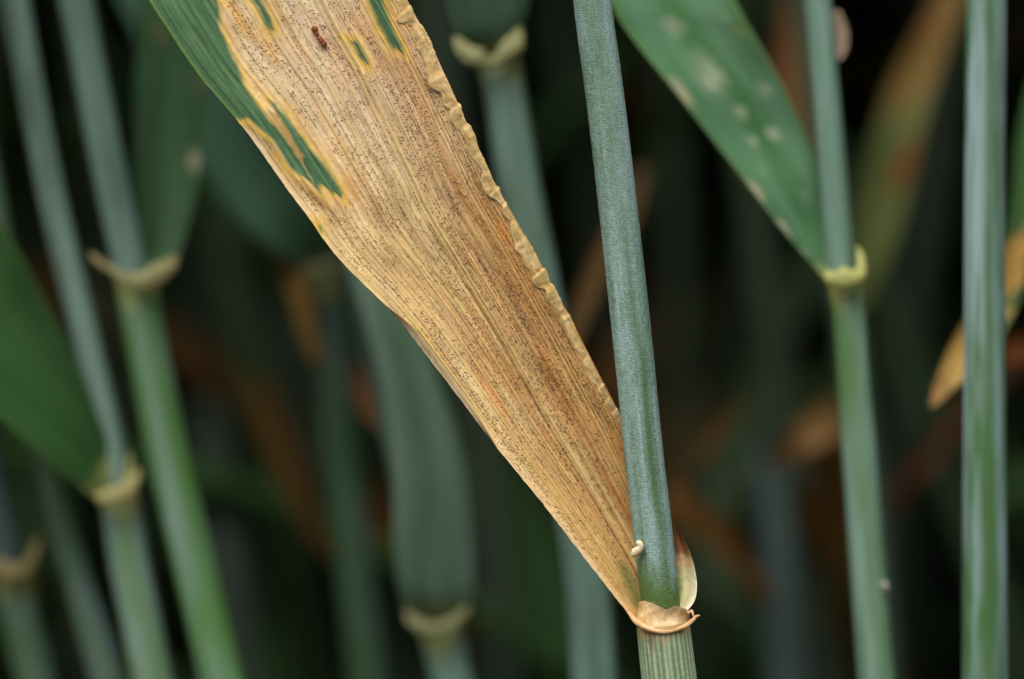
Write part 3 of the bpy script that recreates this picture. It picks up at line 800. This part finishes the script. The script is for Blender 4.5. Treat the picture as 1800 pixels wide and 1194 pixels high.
# B: spotted leaf
bs = [(1480, 480, 60, 20), (1490, 540, 60, 20), (1503, 700, 62, 20), (1522, 950, 64, 20), (1545, 1250, 66, 20)]
B = plant('wheat plant whose broad green leaf carries pale mildew spots', bs, 2)
stem_part('stem', B, [(1425, -80, 48, 20), (1437, 0, 48, 20), (1452, 160, 48, 20), (1466, 320, 49, 20), (1478, 470, 50, 20), (1482, 520, 50, 20)], lin(82, 118, 86), lin(118, 150, 138), 2, 0.65, up=UP)
stem_part('leaf_sheath', B, bs, lin(88, 124, 78), lin(126, 158, 146), 3, 0.5, (0.2, 0.3, 0.5), ground=True)
SP = lin(182, 190, 164)
spB = [(1182, 45, 26, SP, .45, 60, 1.2), (1255, 140, 30, SP, .55, 60, 1.3), (1245, 130, 45, SP, .25, 60, 1.6), (1345, 160, 17, SP, .5, 60, 1.2), (1302, 198, 15, SP, .7, 60, 1.2), (1360, 236, 15, SP, .7, 60, 1.4),
       (1324, 250, 13, SP, .7, 60, 1.3), (1300, 55, 12, lin(150, 140, 60), .4, 60, 1.4), (1340, 295, 10, SP, .3, 60, 1.3), (1205, 172, 12, lin(196, 176, 150), .8, 55, 2.2), (1330, 338, 13, lin(206, 184, 166), .85, 50, 2.8),
       (1372, 398, 12, lin(206, 190, 176), .85, 50, 2.2), (1413, 445, 10, lin(206, 190, 176), .6, 50, 1.6), (1418, 345, 12, SP, .25, 60, 1.3), (1275, 35, 10, SP, .35, 60, 1.3), (1190, 150, 14, lin(206, 190, 166), .5, 60, 1.5)]
blade('leaf_blade', B, [(1452, 492, 1478, 482, 20, 20), (1432, 468, 1472, 442, 20, 21), (1385, 415, 1458, 385, 19, 22), (1330, 345, 1442, 310, 18, 22), (1260, 255, 1412, 230, 18, 22), (1190, 165, 1370, 140, 17, 21),
      (1110, 65, 1325, 60, 17, 20), (1060, -20, 1280, -20, 17, 20), (950, -260, 1140, -290, 20, 22), (860, -600, 970, -620, 32, 34), (800, -900, 815, -905, 50, 50)],
      leaf_colour(lin(64, 114, 64), lin(94, 136, 104), 4, edge=lin(116, 150, 90), patches=[(a0, b0, r0 * 0.75, c0, st0 * 0.8, an0, as0) for a0, b0, r0, c0, st0, an0, as0 in spB]), keel=0.25)
strand('sheath_bump', B, [(1552, 1020, 4, 18.6), (1556, 1030, 14, 18.6), (1559, 1042, 4, 18.6)], collar_colour(lin(150, 166, 150), lin(170, 170, 150), 6), 12, 8)
strand('collar', B, [(1450, 486, 22, 17.8), (1464, 490, 38, 17.6), (1486, 491, 42, 17.4), (1506, 487, 36, 17.6), (1514, 470, 22, 18.2), (1512, 448, 16, 18.8), (1505, 434, 6, 19)], collar_colour(YEL, lin(170, 176, 96), 5), flat=0.5)
blade('mildew_fleck', B, [(1462, 20, 1476, 18, 21.8, 22.4), (1462, 50, 1490, 52, 21.8, 22.6), (1468, 85, 1490, 84, 21.8, 22.6), (1472, 105, 1480, 104, 21.8, 22)], leaf_colour(lin(196, 176, 160), lin(170, 150, 120), 6), nv=24, nu=8, keel=0.1)

# C: stem behind the tan leaf with upright blade at the top
cs = [(872, 90, 78, 28), (885, 150, 76, 28), (908, 300, 78, 28), (945, 500, 80, 28), (990, 760, 80, 28), (1030, 1000, 80, 28), (1048, 1250, 84, 28)]
Cc = plant('blue-green wheat stem behind the tan leaf, upright blade above a yellowish collar', cs, 7)
stem_part('leaf_sheath', Cc, cs, lin(88, 116, 92), lin(120, 152, 144), 7, 0.62, (0.0, 0.3, 0.5), ground=True)
stem_part('stem', Cc, [(835, -160, 58, 29.5), (850, 0, 60, 29.5), (868, 90, 60, 28.5), (880, 150, 56, 28)], lin(74, 104, 80), lin(104, 130, 130), 8, 0.4, up=UP)
blade('leaf_blade', Cc, [(824, 100, 908, 96, 26.5, 26.5), (808, 70, 916, 62, 25, 25.5), (790, 20, 930, 10, 24.5, 25), (775, -60, 935, -70, 24, 25), (750, -300, 915, -310, 24, 25), (740, -700, 860, -700, 30, 30), (745, -1000, 760, -1000, 40, 40)],
      leaf_colour(lin(58, 90, 64), lin(80, 106, 84), 8), nv=70, keel=-0.30)
strand('collar', Cc, [(800, 66, 8, 24.8), (814, 88, 36, 24.4), (838, 102, 44, 24.2), (862, 108, 22, 24.4), (886, 94, 32, 24.4), (906, 72, 38, 24.8), (913, 46, 10, 25.2)], collar_colour(lin(160, 158, 104), lin(140, 126, 76), 9), flat=0.4)
blade('dead_leaf', Cc, [(985, 640, 1004, 640, 31, 31), (1000, 560, 1040, 555, 45, 45), (1030, 470, 1075, 470, 55, 55), (1080, 380, 1120, 380, 62, 62), (1120, 290, 1140, 290, 66, 66)], leaf_colour(lin(120, 90, 54), lin(88, 74, 44), 10), nv=40, nu=12)

# D: far-left stem with big green leaf
ds = [(206, 858, 70, 33), (214, 900, 70, 33), (230, 1000, 71, 33), (250, 1100, 72, 33), (278, 1250, 74, 33)]
Dd = plant('wheat plant with a plain deep green leaf sweeping off its yellow collar', ds, 11)
stem_part('stem', Dd, [(10, -120, 48, 33), (28, 0, 48, 33), (62, 200, 48, 33), (104, 400, 48, 33), (150, 590, 49, 33), (196, 790, 51, 33), (208, 880, 50, 33)], lin(84, 108, 92), lin(130, 160, 148), 11, 0.78, up=UP)
stem_part('leaf_sheath', Dd, ds, lin(94, 130, 76), lin(130, 160, 148), 12, 0.5, (0.2, 0.35, 0.6), ground=True)
blade('leaf_blade', Dd, [(172, 876, 206, 850, 31, 32), (150, 862, 196, 800, 29, 32), (88, 812, 168, 720, 27, 31), (20, 752, 128, 630, 26, 30), (-60, 680, 74, 520, 25, 29), (-160, 560, 10, 410, 25, 28), (-330, 330, -160, 210, 27, 29), (-560, 20, -430, -60, 33, 34), (-800, -300, -790, -310, 45, 45)],
      leaf_colour(lin(38, 78, 36), lin(54, 96, 46), 12, edge=lin(80, 112, 60)), keel=0.3)
strand('collar', Dd, [(170, 868, 14, 29.8), (182, 876, 36, 29.6), (205, 872, 44, 29.4), (228, 858, 38, 29.6), (240, 838, 18, 30), (244, 822, 5, 30)], collar_colour(lin(186, 178, 104), lin(164, 136, 82), 13), flat=0.45)
strand('auricle', Dd, [(222, 850, 16, 30), (226, 825, 12, 30.2), (230, 795, 5, 30.4)], collar_colour(lin(140, 150, 90), YOL, 14), flat=0.5)

# E: stem with a V-shaped collar and upright leaf
es = [(238, 480, 72, 31), (246, 540, 72, 31), (268, 660, 72, 31), (296, 800, 74, 31), (336, 970, 76, 31), (372, 1120, 76, 31), (405, 1250, 78, 31)]
E = plant('wheat plant with pale V-shaped collar and an upright dull green leaf beside its stem', es, 15)
stem_part('stem', E, [(112, -120, 60, 31.5), (134, 0, 60, 31.5), (164, 160, 60, 31.5), (196, 320, 60, 31.5), (224, 450, 58, 31.5), (236, 520, 56, 31.5)], lin(86, 114, 92), lin(122, 152, 142), 15, 0.72, up=UP)
stem_part('leaf_sheath', E, es, lin(86, 132, 66), lin(130, 160, 148), 16, 0.42, (0.35, 0.4, 0.75), ground=True)
blade('leaf_blade', E, [(236, 490, 302, 482, 31, 31), (244, 460, 312, 455, 34, 33), (240, 380, 334, 385, 35.5, 34), (236, 270, 352, 280, 36, 35), (238, 120, 360, 130, 36, 35), (240, -20, 356, -20, 36, 35), (230, -320, 330, -320, 38, 38), (220, -700, 235, -700, 46, 46)],
      leaf_colour(lin(52, 90, 56), lin(66, 104, 66), 16, patches=[(345, 285, 16, lin(186, 180, 150), .75, 80, 1.3), (350, 150, 12, lin(130, 110, 76), .5, 80, 1.6), (282, 60, 16, lin(120, 112, 76), .45, 80, 1.8)]), nv=90, keel=-0.2)
strand('collar', E, [(158, 444, 4, 28.6), (168, 458, 15, 28.4), (195, 474, 15, 28.2), (224, 490, 24, 28), (248, 496, 34, 28), (274, 484, 42, 28.2), (298, 468, 32, 28.6), (308, 450, 8, 29)], collar_colour(lin(184, 182, 116), lin(160, 124, 80), 17), flat=0.4)

# F: darker plant behind, with leaf to upper left
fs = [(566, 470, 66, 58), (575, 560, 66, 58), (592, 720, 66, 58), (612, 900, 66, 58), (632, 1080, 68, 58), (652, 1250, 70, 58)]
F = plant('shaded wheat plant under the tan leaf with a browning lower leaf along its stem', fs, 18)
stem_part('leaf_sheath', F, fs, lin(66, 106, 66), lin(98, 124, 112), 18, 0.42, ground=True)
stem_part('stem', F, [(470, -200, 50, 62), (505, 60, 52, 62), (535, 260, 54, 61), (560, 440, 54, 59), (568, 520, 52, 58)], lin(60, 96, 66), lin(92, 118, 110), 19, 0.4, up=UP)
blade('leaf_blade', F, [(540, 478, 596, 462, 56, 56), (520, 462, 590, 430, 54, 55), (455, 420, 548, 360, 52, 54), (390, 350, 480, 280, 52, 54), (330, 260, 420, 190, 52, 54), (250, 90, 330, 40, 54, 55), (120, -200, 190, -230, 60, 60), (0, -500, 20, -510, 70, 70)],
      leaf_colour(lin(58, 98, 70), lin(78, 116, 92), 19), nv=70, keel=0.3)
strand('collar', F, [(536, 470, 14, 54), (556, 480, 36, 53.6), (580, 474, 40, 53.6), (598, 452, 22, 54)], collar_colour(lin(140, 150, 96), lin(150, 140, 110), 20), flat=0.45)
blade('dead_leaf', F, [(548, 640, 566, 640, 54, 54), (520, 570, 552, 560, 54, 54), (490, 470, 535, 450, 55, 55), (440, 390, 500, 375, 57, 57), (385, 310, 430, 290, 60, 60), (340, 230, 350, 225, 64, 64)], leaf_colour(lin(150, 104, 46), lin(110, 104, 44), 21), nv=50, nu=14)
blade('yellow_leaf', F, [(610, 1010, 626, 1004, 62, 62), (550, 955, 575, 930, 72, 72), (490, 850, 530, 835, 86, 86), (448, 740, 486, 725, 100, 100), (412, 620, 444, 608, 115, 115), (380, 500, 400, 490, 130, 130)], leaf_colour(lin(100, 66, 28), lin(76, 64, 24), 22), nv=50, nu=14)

# G: plant with broad grey-green blade standing in front of its stem
gs = [(772, 1095, 78, 40), (782, 1140, 74, 40), (794, 1194, 74, 40), (806, 1250, 76, 40)]
G = plant('wheat plant with a wide straight grey-green blade narrowing to a yellowish collar', gs, 23)
stem_part('leaf_sheath', G, gs, lin(86, 128, 82), lin(126, 158, 146), 23, 0.55, ground=True)
stem_part('stem', G, [(610, 300, 56, 43), (650, 540, 58, 43), (690, 720, 60, 43), (735, 920, 60, 42), (766, 1080, 60, 41), (776, 1120, 58, 40)], lin(80, 104, 92), lin(114, 144, 132), 24, 0.6, up=UP)
blade('leaf_blade', G, [(722, 1092, 818, 1088, 38, 38), (704, 1050, 832, 1046, 36.5, 37), (692, 960, 832, 960, 36, 37), (690, 860, 822, 850, 36, 37), (682, 760, 802, 750, 36.5, 37.5), (664, 650, 764, 640, 37, 38), (628, 520, 722, 505, 38, 39), (560, 300, 650, 280, 42, 42), (440, -60, 520, -80, 50, 50), (330, -420, 345, -430, 60, 60)],
      leaf_colour(lin(66, 100, 76), lin(104, 130, 112), 24, edge=lin(84, 116, 96)), keel=-0.35)
strand('collar', G, [(714, 1072, 6, 36.6), (726, 1092, 22, 36.2), (752, 1106, 30, 35.8), (784, 1102, 26, 35.8), (810, 1082, 24, 36.2), (822, 1066, 6, 36.6)], collar_colour(lin(136, 146, 92), lin(150, 134, 92), 25), flat=0.4)

blade('dead_leaf', G, [(668, 760, 680, 740, 44, 44), (640, 735, 668, 715, 50, 50), (622, 690, 652, 675, 56, 56), (612, 640, 630, 632, 62, 62)], leaf_colour(lin(150, 98, 62), lin(110, 74, 46), 44), nv=30, nu=10)

# H: bottom-left plant with hooked auricle
hs = [(24, 1005, 66, 44), (34, 1060, 68, 44), (48, 1130, 70, 44), (74, 1250, 72, 44)]
Hh = plant('wheat plant with a low tan collar and a long hooked auricle', hs, 26)
stem_part('leaf_sheath', Hh, hs, lin(78, 112, 76), lin(112, 138, 136), 26, 0.5, ground=True)
stem_part('stem', Hh, [(-70, 540, 44, 44), (-30, 760, 46, 44), (4, 920, 48, 44), (22, 1010, 48, 44), (28, 1050, 46, 44)], lin(74, 92, 84), lin(104, 124, 126), 27, 0.6, up=UP)
strand('collar', Hh, [(-20, 985, 26, 41), (6, 1004, 42, 40.6), (30, 1006, 42, 40.6), (48, 994, 26, 41), (62, 966, 16, 41.4), (74, 938, 5, 41.6)], collar_colour(lin(186, 166, 96), lin(150, 124, 80), 28), flat=0.45)

# H2: thin leaning stem between D and H
h2 = [(40, 640, 42, 41), (82, 800, 44, 41), (106, 900, 48, 41), (140, 1030, 52, 41), (168, 1120, 54, 41), (206, 1250, 56, 41)]
H2 = plant('thin leaning wheat stem passing under the deep green leaf, green turning grey lower down', h2, 29)
stem_part('stem', H2, h2, lin(84, 122, 66), lin(124, 146, 148), 29, 0.5, up=UP, ground=True)

# far dim stems
def dim_stem(label, pts, seed, g=lin(70, 92, 80), w=lin(100, 116, 118)):
    r = plant(label, pts, seed)
    stem_part('stem', r, pts, g, w, seed, 0.55, up=UP, ground=True, n=30, nu=14)
    return r
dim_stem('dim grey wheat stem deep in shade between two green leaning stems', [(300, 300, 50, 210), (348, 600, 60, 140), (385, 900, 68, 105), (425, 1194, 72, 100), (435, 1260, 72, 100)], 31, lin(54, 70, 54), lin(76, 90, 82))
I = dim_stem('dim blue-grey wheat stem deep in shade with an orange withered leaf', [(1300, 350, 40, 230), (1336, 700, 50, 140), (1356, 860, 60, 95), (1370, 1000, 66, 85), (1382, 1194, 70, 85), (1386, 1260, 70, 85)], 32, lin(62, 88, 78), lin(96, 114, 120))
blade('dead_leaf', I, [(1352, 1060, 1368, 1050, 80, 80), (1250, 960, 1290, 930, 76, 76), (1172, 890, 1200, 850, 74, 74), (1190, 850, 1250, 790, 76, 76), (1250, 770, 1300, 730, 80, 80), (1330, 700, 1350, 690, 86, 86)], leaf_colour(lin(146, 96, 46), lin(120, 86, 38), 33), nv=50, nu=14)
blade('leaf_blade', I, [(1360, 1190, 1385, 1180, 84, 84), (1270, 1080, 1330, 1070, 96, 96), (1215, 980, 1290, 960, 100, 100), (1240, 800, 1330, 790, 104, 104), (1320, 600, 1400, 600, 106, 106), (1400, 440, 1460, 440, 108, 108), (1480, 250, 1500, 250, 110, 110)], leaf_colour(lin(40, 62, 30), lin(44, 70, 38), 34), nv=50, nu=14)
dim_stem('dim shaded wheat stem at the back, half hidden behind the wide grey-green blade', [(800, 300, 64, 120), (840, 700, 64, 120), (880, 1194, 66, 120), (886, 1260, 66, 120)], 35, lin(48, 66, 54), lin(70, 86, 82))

# K: plant hidden behind B carrying the dry leaves on the right
ks = [(1466, 420, 46, 75), (1490, 560, 46, 75), (1512, 760, 48, 75), (1535, 980, 48, 75), (1560, 1250, 50, 75)]
K = plant('shaded wheat plant hidden behind the spotted plant, carrying withered orange-brown leaves', ks, 36)
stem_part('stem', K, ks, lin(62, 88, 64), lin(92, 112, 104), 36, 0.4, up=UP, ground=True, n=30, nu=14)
blade('dying_leaf', K, [(1484, 560, 1508, 556, 72, 72), (1490, 470, 1560, 460, 70, 70), (1505, 360, 1595, 350, 69, 69), (1530, 240, 1620, 240, 68, 68), (1568, 130, 1650, 130, 68, 68), (1625, 20, 1690, 20, 68, 68), (1690, -120, 1730, -120, 70, 70), (1760, -300, 1770, -300, 74, 74)],
      leaf_colour(lin(96, 116, 66), lin(120, 128, 70), 37, patches=[(1610, 120, 50, lin(150, 116, 62), .85, -60, 2.2), (1660, 10, 40, lin(146, 100, 52), .8, -60, 2.4), (1590, 290, 20, lin(140, 78, 34), .8, -60, 3.2)]), nv=60, nu=18)
blade('dead_leaf', K, [(1508, 700, 1512, 760, 71, 71), (1470, 690, 1480, 770, 68, 68), (1420, 718, 1432, 792, 66, 66), (1380, 760, 1392, 812, 68, 68), (1345, 810, 1352, 830, 74, 74)], leaf_colour(lin(158, 124, 74), lin(130, 98, 58), 38), nv=40, nu=14)
blade('dead_leaf', K, [(1545, 880, 1550, 905, 78, 78), (1592, 828, 1606, 856, 86, 86), (1655, 748, 1674, 774, 90, 90), (1710, 670, 1740, 700, 94, 94), (1800, 590, 1810, 600, 98, 98)], leaf_colour(lin(104, 58, 36), lin(84, 50, 30), 39), nv=40, nu=12)
blade('dead_leaf', K, [(1456, 420, 1470, 420, 73, 73), (1405, 300, 1450, 300, 78, 78), (1360, 160, 1415, 150, 82, 82), (1375, 20, 1430, 20, 86, 86), (1390, -120, 1400, -120, 90, 90)], leaf_colour(lin(130, 78, 40), lin(120, 92, 44), 40), nv=40, nu=12)

# L: plant off to the right whose drooping leaf crosses behind A and ends in a tan tip
ls = [(1900, -60, 60, 40), (1905, 300, 60, 40), (1915, 800, 62, 40), (1925, 1250, 64, 40)]
Lp = plant('wheat plant whose leaf bends behind the thick stem to a tan pointed tip', ls, 41)
stem_part('stem', Lp, ls, lin(72, 108, 66), lin(120, 142, 144), 41, 0.5, up=UP, ground=True)
blade('leaf_blade', Lp, [(1878, -10, 1906, -10, 37, 37), (1835, 60, 1880, 60, 34, 34), (1792, 200, 1850, 200, 31, 32), (1774, 360, 1822, 370, 29, 30), (1752, 470, 1800, 500, 28, 29), (1706, 545, 1762, 590, 27, 28), (1668, 610, 1712, 652, 26, 26), (1640, 680, 1662, 698, 25, 25), (1634, 716, 1640, 718, 24.5, 24.5)],
      leaf_colour(lin(62, 104, 56), lin(74, 112, 60), 42, patches=[(1690, 600, 70, lin(208, 168, 92), .95, -50, 1.6), (1775, 470, 30, lin(206, 160, 84), .9, -60, 3.0), (1648, 690, 26, lin(176, 128, 76), .7, -60, 1.4)]), nv=90, nu=18, keel=0.4)
blade('dead_leaf', Lp, [(1900, 640, 1905, 700, 42, 42), (1850, 600, 1850, 650, 50, 50), (1800, 590, 1790, 640, 58, 58), (1740, 620, 1736, 640, 64, 64)], leaf_colour(lin(150, 90, 46), lin(120, 76, 44), 43), nv=30, nu=10)

# ------------------------------------------------------------------ dense crop all round, in shade: one uncountable mass
CAM_INV = np.linalg.inv(CM)
def blocks_view(V, near=0.09, margin=0.025):
    k = np.linspace(0, len(V) - 1, 120); i = np.arange(len(V))
    V = np.stack([np.interp(k, i, V[:, j]) for j in range(3)], -1)
    p = np.c_[V, np.ones(len(V))] @ CAM_INV.T
    d = -p[:, 2]
    lim = np.maximum(d, 0) * S / 2 + margin
    return bool(np.any((d > -0.05) & (d < D + near) & (np.abs(p[:, 0]) < lim) & (np.abs(p[:, 1]) < lim * H / W + margin * 0.4)))

def crop_mass(name, label, n_stems, place, seed, leaf_n=(4, 6)):
    r = np.random.default_rng(seed)
    VV, FF, CCc, off = [], [], [], 0
    base = 0
    pos = place(r, n_stems)
    for (x0, y0) in pos:
        hgt = r.uniform(0.74, 0.94)
        lean = r.normal(0, 0.05, 2) + np.array([-0.04, 0])
        k = np.linspace(0, 1, 7)
        C = np.stack([x0 + lean[0] * k ** 1.5 * hgt * 2.0, y0 + lean[1] * k ** 1.5 * hgt * 2.0, -0.004 + k * hgt], -1)
        a = np.linspace(0, 2 * np.pi, 6, endpoint=False)
        R = 0.0019 * (1 - 0.35 * k)
        V = C[:, None] + R[:, None, None] * np.stack([np.cos(a), np.sin(a), 0 * a], -1)[None]
        if blocks_view(C): continue
        VV.append(V.reshape(-1, 3)); FF.append(grid_faces(7, 6, True) + off); off += 42
        g = mix(lin(56, 80, 46), lin(88, 104, 88), r.random())
        CCc.append(np.tile(g, (42, 1)))
        for _ in range(r.integers(*leaf_n)):
            z = r.uniform(0.12, 1.0) ** 0.75
            b = np.array([np.interp(z, k, C[:, 0]), np.interp(z, k, C[:, 1]), z * hgt])
            az = r.uniform(0, 2 * np.pi); Ln = r.uniform(0.14, 0.26); w = r.uniform(0.010, 0.018)
            t = np.linspace(0, 1, 8); rise = r.uniform(0.35, 0.95); droop = r.uniform(0.3, 1.5)
            hx = Ln * (t * (1 - 0.35 * rise)); hz = Ln * (rise * t - droop * 0.75 * t * t)
            c = b + np.stack([np.cos(az) * hx, np.sin(az) * hx, hz], -1)
            c[:, 2] = np.maximum(c[:, 2], 0.006)
            wd = w * 0.5 * np.minimum(1, (t + 0.06) * 5) * np.sqrt(np.clip(1.02 - t, 0, 1))
            sdv = np.array([-np.sin(az), np.cos(az), 0.15 * r.normal()])
            V = np.stack([c + sdv * wd[:, None], c + np.array([0, 0, -0.0015]) * 1.0, c - sdv * wd[:, None]], 1)
            if blocks_view(c): continue
            VV.append(V.reshape(-1, 3)); FF.append(grid_faces(8, 3) + off); off += 24
            q_ = r.random()
            dry = (0.75 - z) * 1.0
            if q_ < dry: g = mix(lin(168, 120, 62), lin(112, 82, 46), r.random())
            elif q_ < dry + 0.06: g = lin(150, 138, 60)
            else: g = mix(lin(54, 94, 42), lin(80, 114, 70), r.random())
            CCc.append(np.tile(g, (24, 1)))
    V = np.vstack(VV); uv = np.stack([V[:, 0] + V[:, 1], V[:, 2]], -1)
    o = obj(name, make_mesh(name, V, np.vstack(FF), M_LEAF, np.vstack(CCc), uv))
    tag(o, label, 'wheat crop', kind='stuff')
    return o

half = S / 2
def behind(r, n):
    out = [(r.uniform(-0.5, 0.5) * (2 * half * y_ + 0.05), y_) for y_ in r.uniform(D + 0.105, D + 0.30, 110)]
    while len(out) < n:
        x, y = r.uniform(-1.1, 1.1), r.uniform(D - 0.02, D + 1.25)
        vis = abs(x) < half * y + 0.055
        if y < D + (0.125 if vis else 0.03): continue
        if not vis and abs(x) < half * y + 0.02: continue
        if y > D + 0.8 and r.random() < 0.3: continue
        out.append((x, y))
    return out
crop_mass('wheat_crop', 'dense shaded mass of wheat stems and leaves filling the background', 2800, behind, 77, (5, 8))
def opposite(r, n):  # unseen crop behind the camera, put in to cut low sky light
    return [(r.uniform(-1.1, 1.1), r.uniform(-1.0, -0.25)) for _ in range(n)]
crop_mass('wheat_crop', 'wheat standing across the gap opposite the diseased plant', 500, opposite, 78)
